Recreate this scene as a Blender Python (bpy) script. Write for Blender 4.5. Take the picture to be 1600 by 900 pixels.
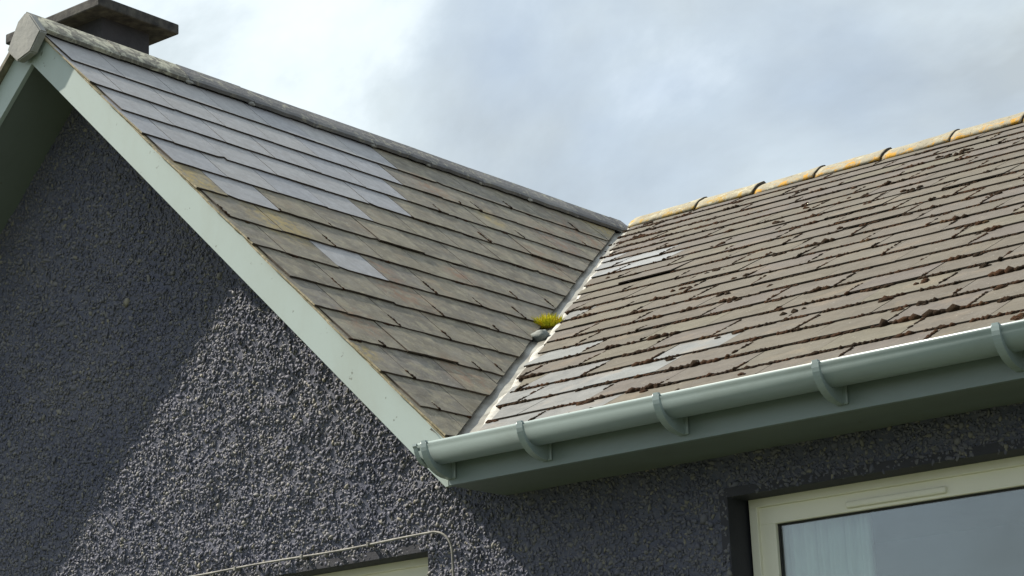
import bpy, bmesh, math, random
import numpy as np
from mathutils import Vector, Matrix, noise

random.seed(7)
rng = np.random.default_rng(7)
for o in list(bpy.data.objects):
    bpy.data.objects.remove(o)
scene = bpy.context.scene
C = scene.collection

# ------------------------------------------------------------------ survey
E = 2.95                       # height of the eaves above the ground
W = 2.4                        # half width of the gable
TT = 0.9655                    # tan of gable pitch
TP = 0.5103                    # tan of main roof pitch
H = W * TT
D = H / TP
CT = 1 / math.sqrt(1 + TT * TT); ST = TT * CT
CM = 1 / math.sqrt(1 + TP * TP); SM = TP * CM
YV = -0.062                    # plane of barge board and fascia
YW = 0.28                      # outer face of the walls
GAUGE = 0.2317
SLATE_W = 0.315

# ------------------------------------------------------------------ camera
cam_d = bpy.data.cameras.new('camera')
cam = bpy.data.objects.new('camera', cam_d); C.objects.link(cam)
YAW, PITCH, ROLL = 0.6643, 0.2694, -0.0437
fw = Vector((-math.sin(YAW) * math.cos(PITCH), math.cos(YAW) * math.cos(PITCH), math.sin(PITCH)))
r0 = Vector((math.cos(YAW), math.sin(YAW), 0)); u0 = r0.cross(fw)
r = r0 * math.cos(ROLL) + u0 * math.sin(ROLL); u = -r0 * math.sin(ROLL) + u0 * math.cos(ROLL)
m3 = Matrix((r, u, -fw)).transposed()
cam.matrix_world = Matrix.Translation((7.2672, -5.8548, E - 1.5445)) @ m3.to_4x4()
cam_d.sensor_width = 36; cam_d.lens = 3308.18 * 36 / 1600
cam_d.clip_start = 0.05; cam_d.clip_end = 2000
scene.camera = cam

# ------------------------------------------------------------------ light
SUN = Vector((0.634, 0.219, -0.742)).normalized()
world = bpy.data.worlds.new('World'); scene.world = world; world.use_nodes = True
wn = world.node_tree.nodes; wl = world.node_tree.links; wn.clear()
wo = wn.new('ShaderNodeOutputWorld'); bg = wn.new('ShaderNodeBackground')
sky = wn.new('ShaderNodeTexSky'); sky.sky_type = 'NISHITA'; sky.sun_disc = False
sky.sun_elevation = math.asin(-SUN.z); sky.sun_rotation = math.atan2(-SUN.x, -SUN.y)
sky.air_density = 1.0; sky.dust_density = 2.0; sky.ozone_density = 1.0
tc = wn.new('ShaderNodeTexCoord'); mp = wn.new('ShaderNodeMapping')
mp.inputs['Scale'].default_value = (1.0, 1.0, 1.55); mp.inputs['Location'].default_value = (8, 1, 1)
wl.new(tc.outputs['Generated'], mp.inputs['Vector'])
n1 = wn.new('ShaderNodeTexNoise'); n1.inputs['Scale'].default_value = 3.4; n1.inputs['Detail'].default_value = 6
n1.inputs['Roughness'].default_value = 0.5; n1.inputs['Distortion'].default_value = 0.25
wl.new(mp.outputs['Vector'], n1.inputs['Vector'])
cover = wn.new('ShaderNodeValToRGB')
cover.color_ramp.elements[0].position = 0.36; cover.color_ramp.elements[1].position = 0.62
cover.color_ramp.elements[0].color = (0.45, 0.45, 0.45, 1); cover.color_ramp.elements[1].color = (1, 1, 1, 1)
wl.new(n1.outputs['Fac'], cover.inputs['Fac'])
n2 = wn.new('ShaderNodeTexNoise'); n2.inputs['Scale'].default_value = 2.6; n2.inputs['Detail'].default_value = 8
n2.inputs['Roughness'].default_value = 0.58; n2.inputs['Distortion'].default_value = 0.5
mp2 = wn.new('ShaderNodeMapping'); mp2.inputs['Location'].default_value = (1, 1, 12); mp2.inputs['Scale'].default_value = (1, 1, 1.5)
wl.new(tc.outputs['Generated'], mp2.inputs['Vector']); wl.new(mp2.outputs['Vector'], n2.inputs['Vector'])
ccol = wn.new('ShaderNodeValToRGB'); cr = ccol.color_ramp
cr.elements[0].position = 0.38; cr.elements[0].color = (0.50, 0.555, 0.575, 1)
cr.elements[1].position = 0.66; cr.elements[1].color = (0.95, 1.01, 0.99, 1)
e = cr.elements.new(0.49); e.color = (0.64, 0.725, 0.77, 1)
e = cr.elements.new(0.535); e.color = (0.78, 0.87, 0.92, 1)
wl.new(n2.outputs['Fac'], ccol.inputs['Fac'])
cs = wn.new('ShaderNodeVectorMath'); cs.operation = 'SCALE'; cs.inputs['Scale'].default_value = 7.6
wl.new(ccol.outputs['Color'], cs.inputs[0])
mix = wn.new('ShaderNodeMix'); mix.data_type = 'RGBA'
wl.new(cover.outputs['Color'], mix.inputs['Factor'])
wl.new(sky.outputs['Color'], mix.inputs[6]); wl.new(cs.outputs['Vector'], mix.inputs[7])
wl.new(mix.outputs[2], bg.inputs['Color']); bg.inputs['Strength'].default_value = 0.09
wl.new(bg.outputs['Background'], wo.inputs['Surface'])

sun_d = bpy.data.lights.new('sun', 'SUN'); sun_d.energy = 5.0; sun_d.angle = math.radians(0.53); sun_d.color = (1.0, 0.935, 0.82)
sun = bpy.data.objects.new('sun', sun_d); C.objects.link(sun)
sun.rotation_euler = SUN.to_track_quat('-Z', 'Y').to_euler(); sun.location = (-8, -4, 14)
vs = scene.view_settings; vs.view_transform = 'Standard'; vs.look = 'None'; vs.exposure = 0.75; vs.gamma = 1.0; vs.use_curve_mapping = False

# ------------------------------------------------------------------ materials
def nodes(name):
    m = bpy.data.materials.new(name); m.use_nodes = True
    nt = m.node_tree; b = nt.nodes['Principled BSDF']
    return m, nt, b
def N(nt, t, **kw):
    n = nt.nodes.new(t)
    for k, v in kw.items():
        if k in n.inputs: n.inputs[k].default_value = v
        else: setattr(n, k, v)
    return n
def pos(nt):
    return N(nt, 'ShaderNodeNewGeometry').outputs['Position']
def tex(nt, scale, detail=4, rough=0.55, dist=0.0, stretch=None, offset=None):
    n = N(nt, 'ShaderNodeTexNoise'); n.inputs['Scale'].default_value = scale; n.inputs['Detail'].default_value = detail
    n.inputs['Roughness'].default_value = rough; n.inputs['Distortion'].default_value = dist
    v = pos(nt)
    if stretch or offset:
        q = N(nt, 'ShaderNodeMapping')
        if stretch: q.inputs['Scale'].default_value = stretch
        if offset: q.inputs['Location'].default_value = offset
        nt.links.new(v, q.inputs['Vector']); v = q.outputs['Vector']
    nt.links.new(v, n.inputs['Vector']); return n.outputs['Fac']
def ramp(nt, fac, stops):
    n = N(nt, 'ShaderNodeValToRGB'); el = n.color_ramp.elements
    for i, (p, c) in enumerate(stops):
        x = el[i] if i < 2 else el.new(p)
        x.position = p
    for i, (p, c) in enumerate(sorted(stops, key=lambda s: s[0])):
        el[i].position = p; el[i].color = (*c, 1) if len(c) == 3 else c
    nt.links.new(fac, n.inputs['Fac']); return n.outputs['Color']
def mixc(nt, fac, a, b, mode='MIX'):
    n = N(nt, 'ShaderNodeMix', data_type='RGBA', blend_type=mode)
    for s, v in ((n.inputs['Factor'], fac), (n.inputs[6], a), (n.inputs[7], b)):
        if isinstance(v, (int, float)): s.default_value = v
        elif isinstance(v, tuple): s.default_value = (*v, 1) if len(v) == 3 else v
        else: nt.links.new(v, s)
    return n.outputs[2]
def bump(nt, b, h, strength, dist=0.01, prev=None):
    n = N(nt, 'ShaderNodeBump'); n.inputs['Strength'].default_value = strength; n.inputs['Distance'].default_value = dist
    nt.links.new(h, n.inputs['Height'])
    if prev is not None: nt.links.new(prev, n.inputs['Normal'])
    nt.links.new(n.outputs['Normal'], b.inputs['Normal']); return n.outputs['Normal']
def near(nt, p, rad):
    """soft 0..1 mask round a point of the roof"""
    d = N(nt, 'ShaderNodeVectorMath', operation='DISTANCE'); nt.links.new(pos(nt), d.inputs[0]); d.inputs[1].default_value = p
    q = N(nt, 'ShaderNodeMapRange'); q.inputs['From Min'].default_value = rad; q.inputs['From Max'].default_value = rad * 0.3
    nt.links.new(d.outputs['Value'], q.inputs['Value']); return q.outputs['Result']
def mul(nt, a, b):
    n = N(nt, 'ShaderNodeMath', operation='MULTIPLY'); nt.links.new(a, n.inputs[0])
    if isinstance(b, (int, float)): n.inputs[1].default_value = b
    else: nt.links.new(b, n.inputs[1])
    return n.outputs[0]
def bw(nt, c):
    n = N(nt, 'ShaderNodeRGBToBW'); nt.links.new(c, n.inputs[0]); return n.outputs[0]

def simple(name, c0, c1, scale=8, rough=0.6, bscale=60, bstr=0.15, spec=0.5, detail=5):
    m, nt, b = nodes(name)
    nt.links.new(ramp(nt, tex(nt, scale, detail), [(0.35, c0), (0.65, c1)]), b.inputs['Base Color'])
    b.inputs['Roughness'].default_value = rough; b.inputs['Specular IOR Level'].default_value = spec
    if bstr: bump(nt, b, tex(nt, bscale, 4), bstr, 0.004)
    return m

M = {}
def slate_mat(name, cols, lich, lich_col, lich_lo, rough, spec, blotch=0.5, yellow=None, rust=None):
    m, nt, b = nodes(name)
    oi = N(nt, 'ShaderNodeObjectInfo')
    base = ramp(nt, oi.outputs['Random'], cols)
    st = ramp(nt, tex(nt, 9, 6, 0.65, 0.6), [(0.3, (0.55, 0.53, 0.49)), (0.7, (1.3, 1.3, 1.3))])
    base = mixc(nt, blotch, base, st, 'MULTIPLY')
    fine = ramp(nt, tex(nt, 140, 3, 0.6), [(0.3, (0.8, 0.8, 0.8)), (0.7, (1.18, 1.18, 1.18))])
    base = mixc(nt, 0.55, base, fine, 'MULTIPLY')
    if lich > 0:
        k = bw(nt, ramp(nt, tex(nt, 16, 7, 0.7, 0.4, None, (4, 9, 2)), [(lich_lo, (0, 0, 0)), (lich_lo + 0.14, (1, 1, 1))]))
        base = mixc(nt, mul(nt, k, lich), base, lich_col)
        k2 = bw(nt, ramp(nt, tex(nt, 5, 5, 0.6, 0.3, None, (14, 3, 7)), [(0.56, (0, 0, 0)), (0.72, (1, 1, 1))]))
        base = mixc(nt, mul(nt, k2, lich * 0.6), base, (0.27, 0.20, 0.13))
        k3 = bw(nt, ramp(nt, tex(nt, 55, 5, 0.6, 0.0, None, (1, 7, 3)), [(0.66, (0, 0, 0)), (0.7, (1, 1, 1))]))
        base = mixc(nt, mul(nt, k3, lich * 0.9), base, (0.42, 0.41, 0.36))
    for p, rad in (rust or []):
        k = mul(nt, near(nt, p, rad), bw(nt, ramp(nt, tex(nt, 21, 6, 0.7, 0.3), [(0.44, (0, 0, 0)), (0.6, (1, 1, 1))])))
        base = mixc(nt, mul(nt, k, 0.7), base, (0.20, 0.105, 0.055))
    for p, rad in (yellow or []):
        k = mul(nt, near(nt, p, rad), bw(nt, ramp(nt, tex(nt, 30, 6, 0.7), [(0.42, (0, 0, 0)), (0.56, (1, 1, 1))])))
        base = mixc(nt, mul(nt, k, 0.75), base, (0.33, 0.25, 0.085))
    nt.links.new(base, b.inputs['Base Color'])
    nt.links.new(ramp(nt, tex(nt, 22, 4), [(0.3, (rough - .1,) * 3), (0.7, (rough + .12,) * 3)]), b.inputs['Roughness'])
    b.inputs['Specular IOR Level'].default_value = spec
    n = bump(nt, b, tex(nt, 26, 5, 0.6, 0.0, None, None), 0.25, 0.006)
    bump(nt, b, tex(nt, 240, 3), 0.35, 0.002, n)
    return m
M['slate_old'] = slate_mat('weathered grey slate', [(0.0, (0.140, 0.126, 0.100)), (0.5, (0.178, 0.160, 0.118)), (1.0, (0.158, 0.144, 0.122))], 0.62, (0.27, 0.245, 0.17), 0.49, 0.65, 0.32, 0.75,
    [((1.03, -0.03, E + 1.33), 0.20), ((1.2, 0.3, E + 1.15), 0.22), ((0.5, 2.65, E + 1.85), 0.12), ((0.12, 4.2, E + 2.2), 0.25), ((2.0, -0.05, E + 0.4), 0.1)],
    [((x_, y_, E + (W - x_) * TT), r_) for x_, y_, r_ in ((.3, 3.7, .3), (.5, 3.2, .25), (.8, 2.7, .22), (1.5, .75, .2), (1.35, .75, .16), (2.0, .55, .18), (1.2, 1.5, .15), (.35, 2.3, .2), (1.8, .15, .15))])
M['slate_new'] = slate_mat('new smooth blue grey slate', [(0.0, (0.245, 0.242, 0.248)), (0.5, (0.27, 0.264, 0.262)), (1.0, (0.23, 0.232, 0.25))], 0.10, (0.20, 0.19, 0.16), 0.55, 0.42, 0.5, 0.3)
M['slate_main'] = slate_mat('sun bleached taupe slate', [(0.0, (0.092, 0.081, 0.066)), (0.35, (0.104, 0.093, 0.072)), (0.6, (0.100, 0.088, 0.078)), (1.0, (0.111, 0.102, 0.077))], 0.35, (0.138, 0.12, 0.09), 0.53, 0.75, 0.25, 0.4)
M['slate_pale'] = slate_mat('pale replacement slate', [(0.0, (0.135, 0.135, 0.130)), (0.6, (0.165, 0.172, 0.168)), (1.0, (0.13, 0.126, 0.118))], 0.5, (0.2, 0.19, 0.16), 0.56, 0.5, 0.5, 0.4)
M['slate_white'] = slate_mat('bright repaired slate', [(0.0, (0.19, 0.195, 0.195)), (1.0, (0.24, 0.245, 0.245))], 0.5, (0.2, 0.19, 0.16), 0.6, 0.4, 0.5, 0.5)
M['deck'] = simple('dark roofing felt', (0.012, 0.011, 0.01), (0.025, 0.022, 0.02), 10, 0.9)

def paint(name, c, grime, rough=0.4, gs=5, streak=(1, 1, 0.35), spots=True, spec=0.5):
    m, nt, b = nodes(name)
    k = bw(nt, ramp(nt, tex(nt, gs, 6, 0.65, 0.3, streak), [(0.45, (0, 0, 0)), (0.8, (1, 1, 1))]))
    col = mixc(nt, mul(nt, k, 0.7), c, grime)
    if spots:
        k2 = bw(nt, ramp(nt, tex(nt, 26, 3, 0.5, 0, None, (3, 8, 1)), [(0.70, (0, 0, 0)), (0.74, (1, 1, 1))]))
        col = mixc(nt, mul(nt, k2, 0.75), col, (0.10, 0.10, 0.07))
    nt.links.new(col, b.inputs['Base Color'])
    b.inputs['Roughness'].default_value = rough; b.inputs['Specular IOR Level'].default_value = spec
    bump(nt, b, tex(nt, 45, 4), 0.05, 0.003)
    return m
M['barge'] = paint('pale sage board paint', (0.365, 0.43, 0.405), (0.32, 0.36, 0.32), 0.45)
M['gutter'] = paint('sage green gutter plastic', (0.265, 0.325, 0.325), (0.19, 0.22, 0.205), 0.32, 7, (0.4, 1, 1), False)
M['fascia'] = paint('shaded sage fascia paint', (0.18, 0.226, 0.224), (0.125, 0.152, 0.145), 0.42, 5, (0.4, 1, 1), False)  # gutter sage, darkened to paint in the shade beneath the gutter
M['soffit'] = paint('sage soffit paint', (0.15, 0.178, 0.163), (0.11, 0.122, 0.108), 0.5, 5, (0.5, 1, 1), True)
M['cream'] = paint('cream window plastic', (0.82, 0.80, 0.68), (0.75, 0.73, 0.61), 0.35, 4, (1, 1, 1), False)
M['gasket'] = simple('black rubber gasket', (0.008, 0.008, 0.008), (0.014, 0.014, 0.014), 20, 0.6, bstr=0)

def wall_mat():
    m, nt, b = nodes('dark slate blue roughcast')
    col = ramp(nt, tex(nt, 75, 3, 0.6), [(0.28, (0.065, 0.070, 0.105)), (0.46, (0.08, 0.085, 0.118)), (0.58, (0.095, 0.098, 0.125)), (0.72, (0.11, 0.11, 0.13))])
    big = ramp(nt, tex(nt, 1.6, 5, 0.6), [(0.3, (0.84, 0.86, 0.92)), (0.7, (1.14, 1.12, 1.06))])
    col = mixc(nt, 1.0, col, big, 'MULTIPLY')
    nt.links.new(col, b.inputs['Base Color']); b.inputs['Roughness'].default_value = 0.75; b.inputs['Specular IOR Level'].default_value = 0.3
    bump(nt, b, tex(nt, 190, 3, 0.6), 0.5, 0.004)
    return m
M['wall'] = wall_mat()
def dash_mat():
    m, nt, b = nodes('painted pebble dash')
    at = N(nt, 'ShaderNodeAttribute', attribute_name='tint')
    col = ramp(nt, at.outputs['Fac'], [(0.0, (0.092, 0.096, 0.130)), (0.5, (0.118, 0.119, 0.143)), (0.85, (0.148, 0.146, 0.152)), (0.97, (0.175, 0.168, 0.148)), (1.0, (0.215, 0.20, 0.155))])
    big = ramp(nt, tex(nt, 1.6, 5, 0.6), [(0.3, (0.8, 0.82, 0.9)), (0.7, (1.18, 1.15, 1.1))])
    col = mixc(nt, 1.0, col, big, 'MULTIPLY')
    nt.links.new(col, b.inputs['Base Color']); b.inputs['Roughness'].default_value = 0.7; b.inputs['Specular IOR Level'].default_value = 0.3
    return m
M['dash'] = dash_mat()
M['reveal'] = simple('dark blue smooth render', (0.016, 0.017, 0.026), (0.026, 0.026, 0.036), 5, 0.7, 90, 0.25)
M['chimney'] = simple('dark blue chimney render', (0.018, 0.018, 0.024), (0.032, 0.030, 0.036), 7, 0.8, 60, 0.6)

def ridge_mat(name, c0, c1, pale, plo, orange, olo):
    m, nt, b = nodes(name)
    oi = N(nt, 'ShaderNodeObjectInfo')
    base = ramp(nt, tex(nt, 7, 6, 0.65), [(0.3, c0), (0.7, c1)])
    base = mixc(nt, 0.7, base, ramp(nt, oi.outputs['Random'], [(0, (0.75, 0.75, 0.78)), (1, (1.2, 1.2, 1.2))]), 'MULTIPLY')
    k = bw(nt, ramp(nt, tex(nt, 17, 7, 0.7, 0.5, None, (2, 2, 5)), [(plo, (0, 0, 0)), (plo + 0.1, (1, 1, 1))]))
    base = mixc(nt, k, base, pale)
    if orange:
        sx = N(nt, 'ShaderNodeSeparateXYZ'); nt.links.new(pos(nt), sx.inputs[0])
        mr = N(nt, 'ShaderNodeMapRange'); nt.links.new(sx.outputs['Z'], mr.inputs['Value'])      # lichen grows thickest on the damp lower edge
        mr.inputs['From Min'].default_value = E + H - .055; mr.inputs['From Max'].default_value = E + H + .03
        mr.inputs['To Min'].default_value = 0.10; mr.inputs['To Max'].default_value = -0.05
        ad = N(nt, 'ShaderNodeMath', operation='ADD'); nt.links.new(mr.outputs['Result'], ad.inputs[0]); nt.links.new(tex(nt, 13, 7, 0.72, 0.5, None, (9, 4, 1)), ad.inputs[1])
        k = bw(nt, ramp(nt, ad.outputs[0], [(olo, (0, 0, 0)), (olo + 0.07, (1, 1, 1))]))
        base = mixc(nt, k, base, orange)
        k = bw(nt, ramp(nt, tex(nt, 45, 4, 0.6, 0.2, None, (5, 1, 1)), [(0.6, (0, 0, 0)), (0.68, (1, 1, 1))]))
        base = mixc(nt, mul(nt, k, 0.7), base, (0.08, 0.06, 0.03))
    nt.links.new(base, b.inputs['Base Color']); b.inputs['Roughness'].default_value = 0.85; b.inputs['Specular IOR Level'].default_value = 0.25
    n = bump(nt, b, tex(nt, 30, 6, 0.65), 0.6, 0.01)
    bump(nt, b, tex(nt, 160, 3), 0.5, 0.003, n)
    return m
M['ridge_grey'] = ridge_mat('grey concrete ridge', (0.13, 0.13, 0.135), (0.19, 0.185, 0.18), (0.30, 0.29, 0.24), 0.53, None, 0)
M['ridge_lichen'] = ridge_mat('lichen crusted ridge', (0.15, 0.145, 0.125), (0.20, 0.19, 0.16), (0.44, 0.43, 0.34), 0.46, None, 0)
M['ridge_gold'] = ridge_mat('cream ridge with orange lichen', (0.21, 0.19, 0.14), (0.30, 0.275, 0.20), (0.36, 0.34, 0.25), 0.55, (0.42, 0.225, 0.025), 0.575)
M['ridge_cream'] = ridge_mat('cream ridge', (0.24, 0.215, 0.155), (0.33, 0.30, 0.21), (0.38, 0.36, 0.26), 0.52, (0.34, 0.22, 0.05), 0.58)
M['ridge_end'] = simple('grey mortar ridge end', (0.24, 0.24, 0.23), (0.33, 0.325, 0.30), 9, 0.85, 50, 0.4)
M['mortar'] = simple('sandy mortar', (0.20, 0.165, 0.09), (0.36, 0.31, 0.21), 25, 0.9, 70, 0.6)
M['lead'] = simple('weathered lead valley', (0.16, 0.15, 0.125), (0.30, 0.295, 0.26), 8, 0.38, 25, 0.3)
M['cement'] = simple('white lime fillet', (0.26, 0.25, 0.22), (0.44, 0.43, 0.40), 14, 0.7, 40, 0.5)
M['concrete'] = simple('lichen spotted concrete cap', (0.016, 0.015, 0.016), (0.065, 0.062, 0.055), 18, 0.9, 45, 0.6)

def moss_mat(name, stops, sc):
    m, nt, b = nodes(name)
    nt.links.new(ramp(nt, tex(nt, sc, 5, 0.6), stops), b.inputs['Base Color'])
    b.inputs['Roughness'].default_value = 0.95; b.inputs['Specular IOR Level'].default_value = 0.1
    bump(nt, b, tex(nt, 260, 3), 0.8, 0.006)
    return m
M['moss'] = moss_mat('dry brown moss', [(0.3, (0.012, 0.009, 0.005)), (0.48, (0.025, 0.015, 0.008)), (0.6, (0.050, 0.024, 0.012)), (0.78, (0.052, 0.040, 0.015))], 7)
M['tuft'] = moss_mat('bright yellow green moss', [(0.3, (0.34, 0.36, 0.015)), (0.55, (0.62, 0.56, 0.03)), (0.75, (0.50, 0.26, 0.04))], 30)
M['stone'] = simple('grey stone', (0.11, 0.125, 0.115), (0.19, 0.205, 0.19), 20, 0.8, 60, 0.5)
M['cable'] = simple('pale cable sheath', (0.12, 0.115, 0.105), (0.27, 0.26, 0.23), 30, 0.7, bstr=0)
M['ground'] = simple('mown grass and gravel', (0.035, 0.05, 0.02), (0.07, 0.075, 0.045), 0.7, 0.95, 20, 0.5)
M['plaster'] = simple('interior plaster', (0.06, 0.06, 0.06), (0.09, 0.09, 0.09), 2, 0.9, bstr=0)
M['curtain'] = simple('pale net curtain', (0.70, 0.76, 0.72), (0.80, 0.84, 0.80), 6, 0.9, bstr=0)
def glass():
    m = bpy.data.materials.new('double glazing'); m.use_nodes = True; nt = m.node_tree; nt.nodes.clear()
    o = N(nt, 'ShaderNodeOutputMaterial'); mx = N(nt, 'ShaderNodeMixShader'); lw = N(nt, 'ShaderNodeLayerWeight'); pw = N(nt, 'ShaderNodeMath', operation='POWER'); pw.inputs[1].default_value = 3.0; nt.links.new(lw.outputs['Facing'], pw.inputs[0]); f = N(nt, 'ShaderNodeMath', operation='MULTIPLY_ADD'); f.inputs[1].default_value = 0.8; f.inputs[2].default_value = 0.15; nt.links.new(pw.outputs[0], f.inputs[0])
    t = N(nt, 'ShaderNodeBsdfTransparent'); t.inputs['Color'].default_value = (0.80, 0.86, 0.84, 1)
    g = N(nt, 'ShaderNodeBsdfGlossy'); g.inputs['Roughness'].default_value = 0.0; g.inputs['Color'].default_value = (0.94, 0.97, 1.0, 1)
    nt.links.new(f.outputs[0], mx.inputs[0]); nt.links.new(t.outputs[0], mx.inputs[1]); nt.links.new(g.outputs[0], mx.inputs[2]); nt.links.new(mx.outputs[0], o.inputs[0])
    return m
M['glass'] = glass()

# ------------------------------------------------------------------ helpers
def mesh_obj(name, verts, faces, mat, parent=None, smooth=False):
    me = bpy.data.meshes.new(name); me.from_pydata([tuple(v) for v in verts], [], faces); me.update()
    me.materials.append(M[mat])
    if smooth:
        me.polygons.foreach_set('use_smooth', [True] * len(me.polygons))
    o = bpy.data.objects.new(name, me); C.objects.link(o)
    if parent is not None: o.parent = parent
    return o
def bm_obj(name, bm, mat, parent=None, smooth=False):
    bmesh.ops.recalc_face_normals(bm, faces=bm.faces)
    me = bpy.data.meshes.new(name); bm.to_mesh(me); bm.free(); me.materials.append(M[mat])
    if smooth:
        me.polygons.foreach_set('use_smooth', [True] * len(me.polygons))
    o = bpy.data.objects.new(name, me); C.objects.link(o)
    if parent is not None: o.parent = parent
    return o
def add_prism(bm, pts, d):
    """closed polygon of 3D points pushed along vector d"""
    a = [bm.verts.new(p) for p in pts]; b = [bm.verts.new(Vector(p) + Vector(d)) for p in pts]
    n = len(a)
    bm.faces.new(a); bm.faces.new(list(reversed(b)))
    for i in range(n): bm.faces.new((a[i], b[i], b[(i + 1) % n], a[(i + 1) % n]))
def add_box(bm, x0, x1, y0, y1, z0, z1, bev=0.0):
    g = bmesh.ops.create_cube(bm, size=1)
    for v in g['verts']: v.co = Vector((x0 + (v.co.x + .5) * (x1 - x0), y0 + (v.co.y + .5) * (y1 - y0), z0 + (v.co.z + .5) * (z1 - z0)))
    if bev:
        es = list({e for v in g['verts'] for e in v.link_edges})
        bmesh.ops.bevel(bm, geom=es, offset=bev, segments=2, affect='EDGES', profile=0.5)
def box(name, x0, x1, y0, y1, z0, z1, mat, parent=None, bev=0.0):
    bm = bmesh.new(); add_box(bm, x0, x1, y0, y1, z0, z1, bev); return bm_obj(name, bm, mat, parent)
def empty(name, loc):
    o = bpy.data.objects.new(name, None); C.objects.link(o); o.location = loc; o.empty_display_size = 0.2; return o
def tag(o, label=None, cat=None, group=None, kind=None):
    for k, v in (('label', label), ('category', cat), ('group', group), ('kind', kind)):
        if v: o[k] = v
    return o
def G(s, y, h=0.0):      # gable right slope: s metres down from the ridge
    return Vector((s * CT + h * ST, y, E + (W - s * CT) * TT + h * CT))
def MP(x, s, h=0.0):     # main slope: s metres up from the eaves
    return Vector((x, s * CM - h * SM, E + s * SM + h * CM))
def clip(poly, a, b, c):
    """keep the side where a*x + b*y <= c"""
    out = []
    for i in range(len(poly)):
        p, q = poly[i], poly[(i + 1) % len(poly)]
        dp, dq = a * p[0] + b * p[1] - c, a * q[0] + b * q[1] - c
        if dp <= 0: out.append(p)
        if (dp < 0 < dq) or (dq < 0 < dp):
            t = dp / (dp - dq); out.append((p[0] + (q[0] - p[0]) * t, p[1] + (q[1] - p[1]) * t))
    return out
def area(p):
    return abs(sum(p[i][0] * p[(i + 1) % len(p)][1] - p[(i + 1) % len(p)][0] * p[i][1] for i in range(len(p)))) / 2

# ------------------------------------------------------------------ setting
gm = mesh_obj('ground', [(-400, -400, 0), (400, -400, 0), (400, 400, 0), (-400, 400, 0)], [(0, 1, 2, 3)], 'ground'); tag(gm, kind='structure')

# ------------------------------------------------------------------ the house
house = tag(empty('house', (0, YW, 0)), 'dark roughcast house with slate cross gable, sage barge boards and gutter', 'house')
bpy.context.view_layer.update()
def P(o, parent=house):
    """parent while keeping the place"""
    o.parent = parent; o.matrix_parent_inverse = parent.matrix_world.inverted(); return o

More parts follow.
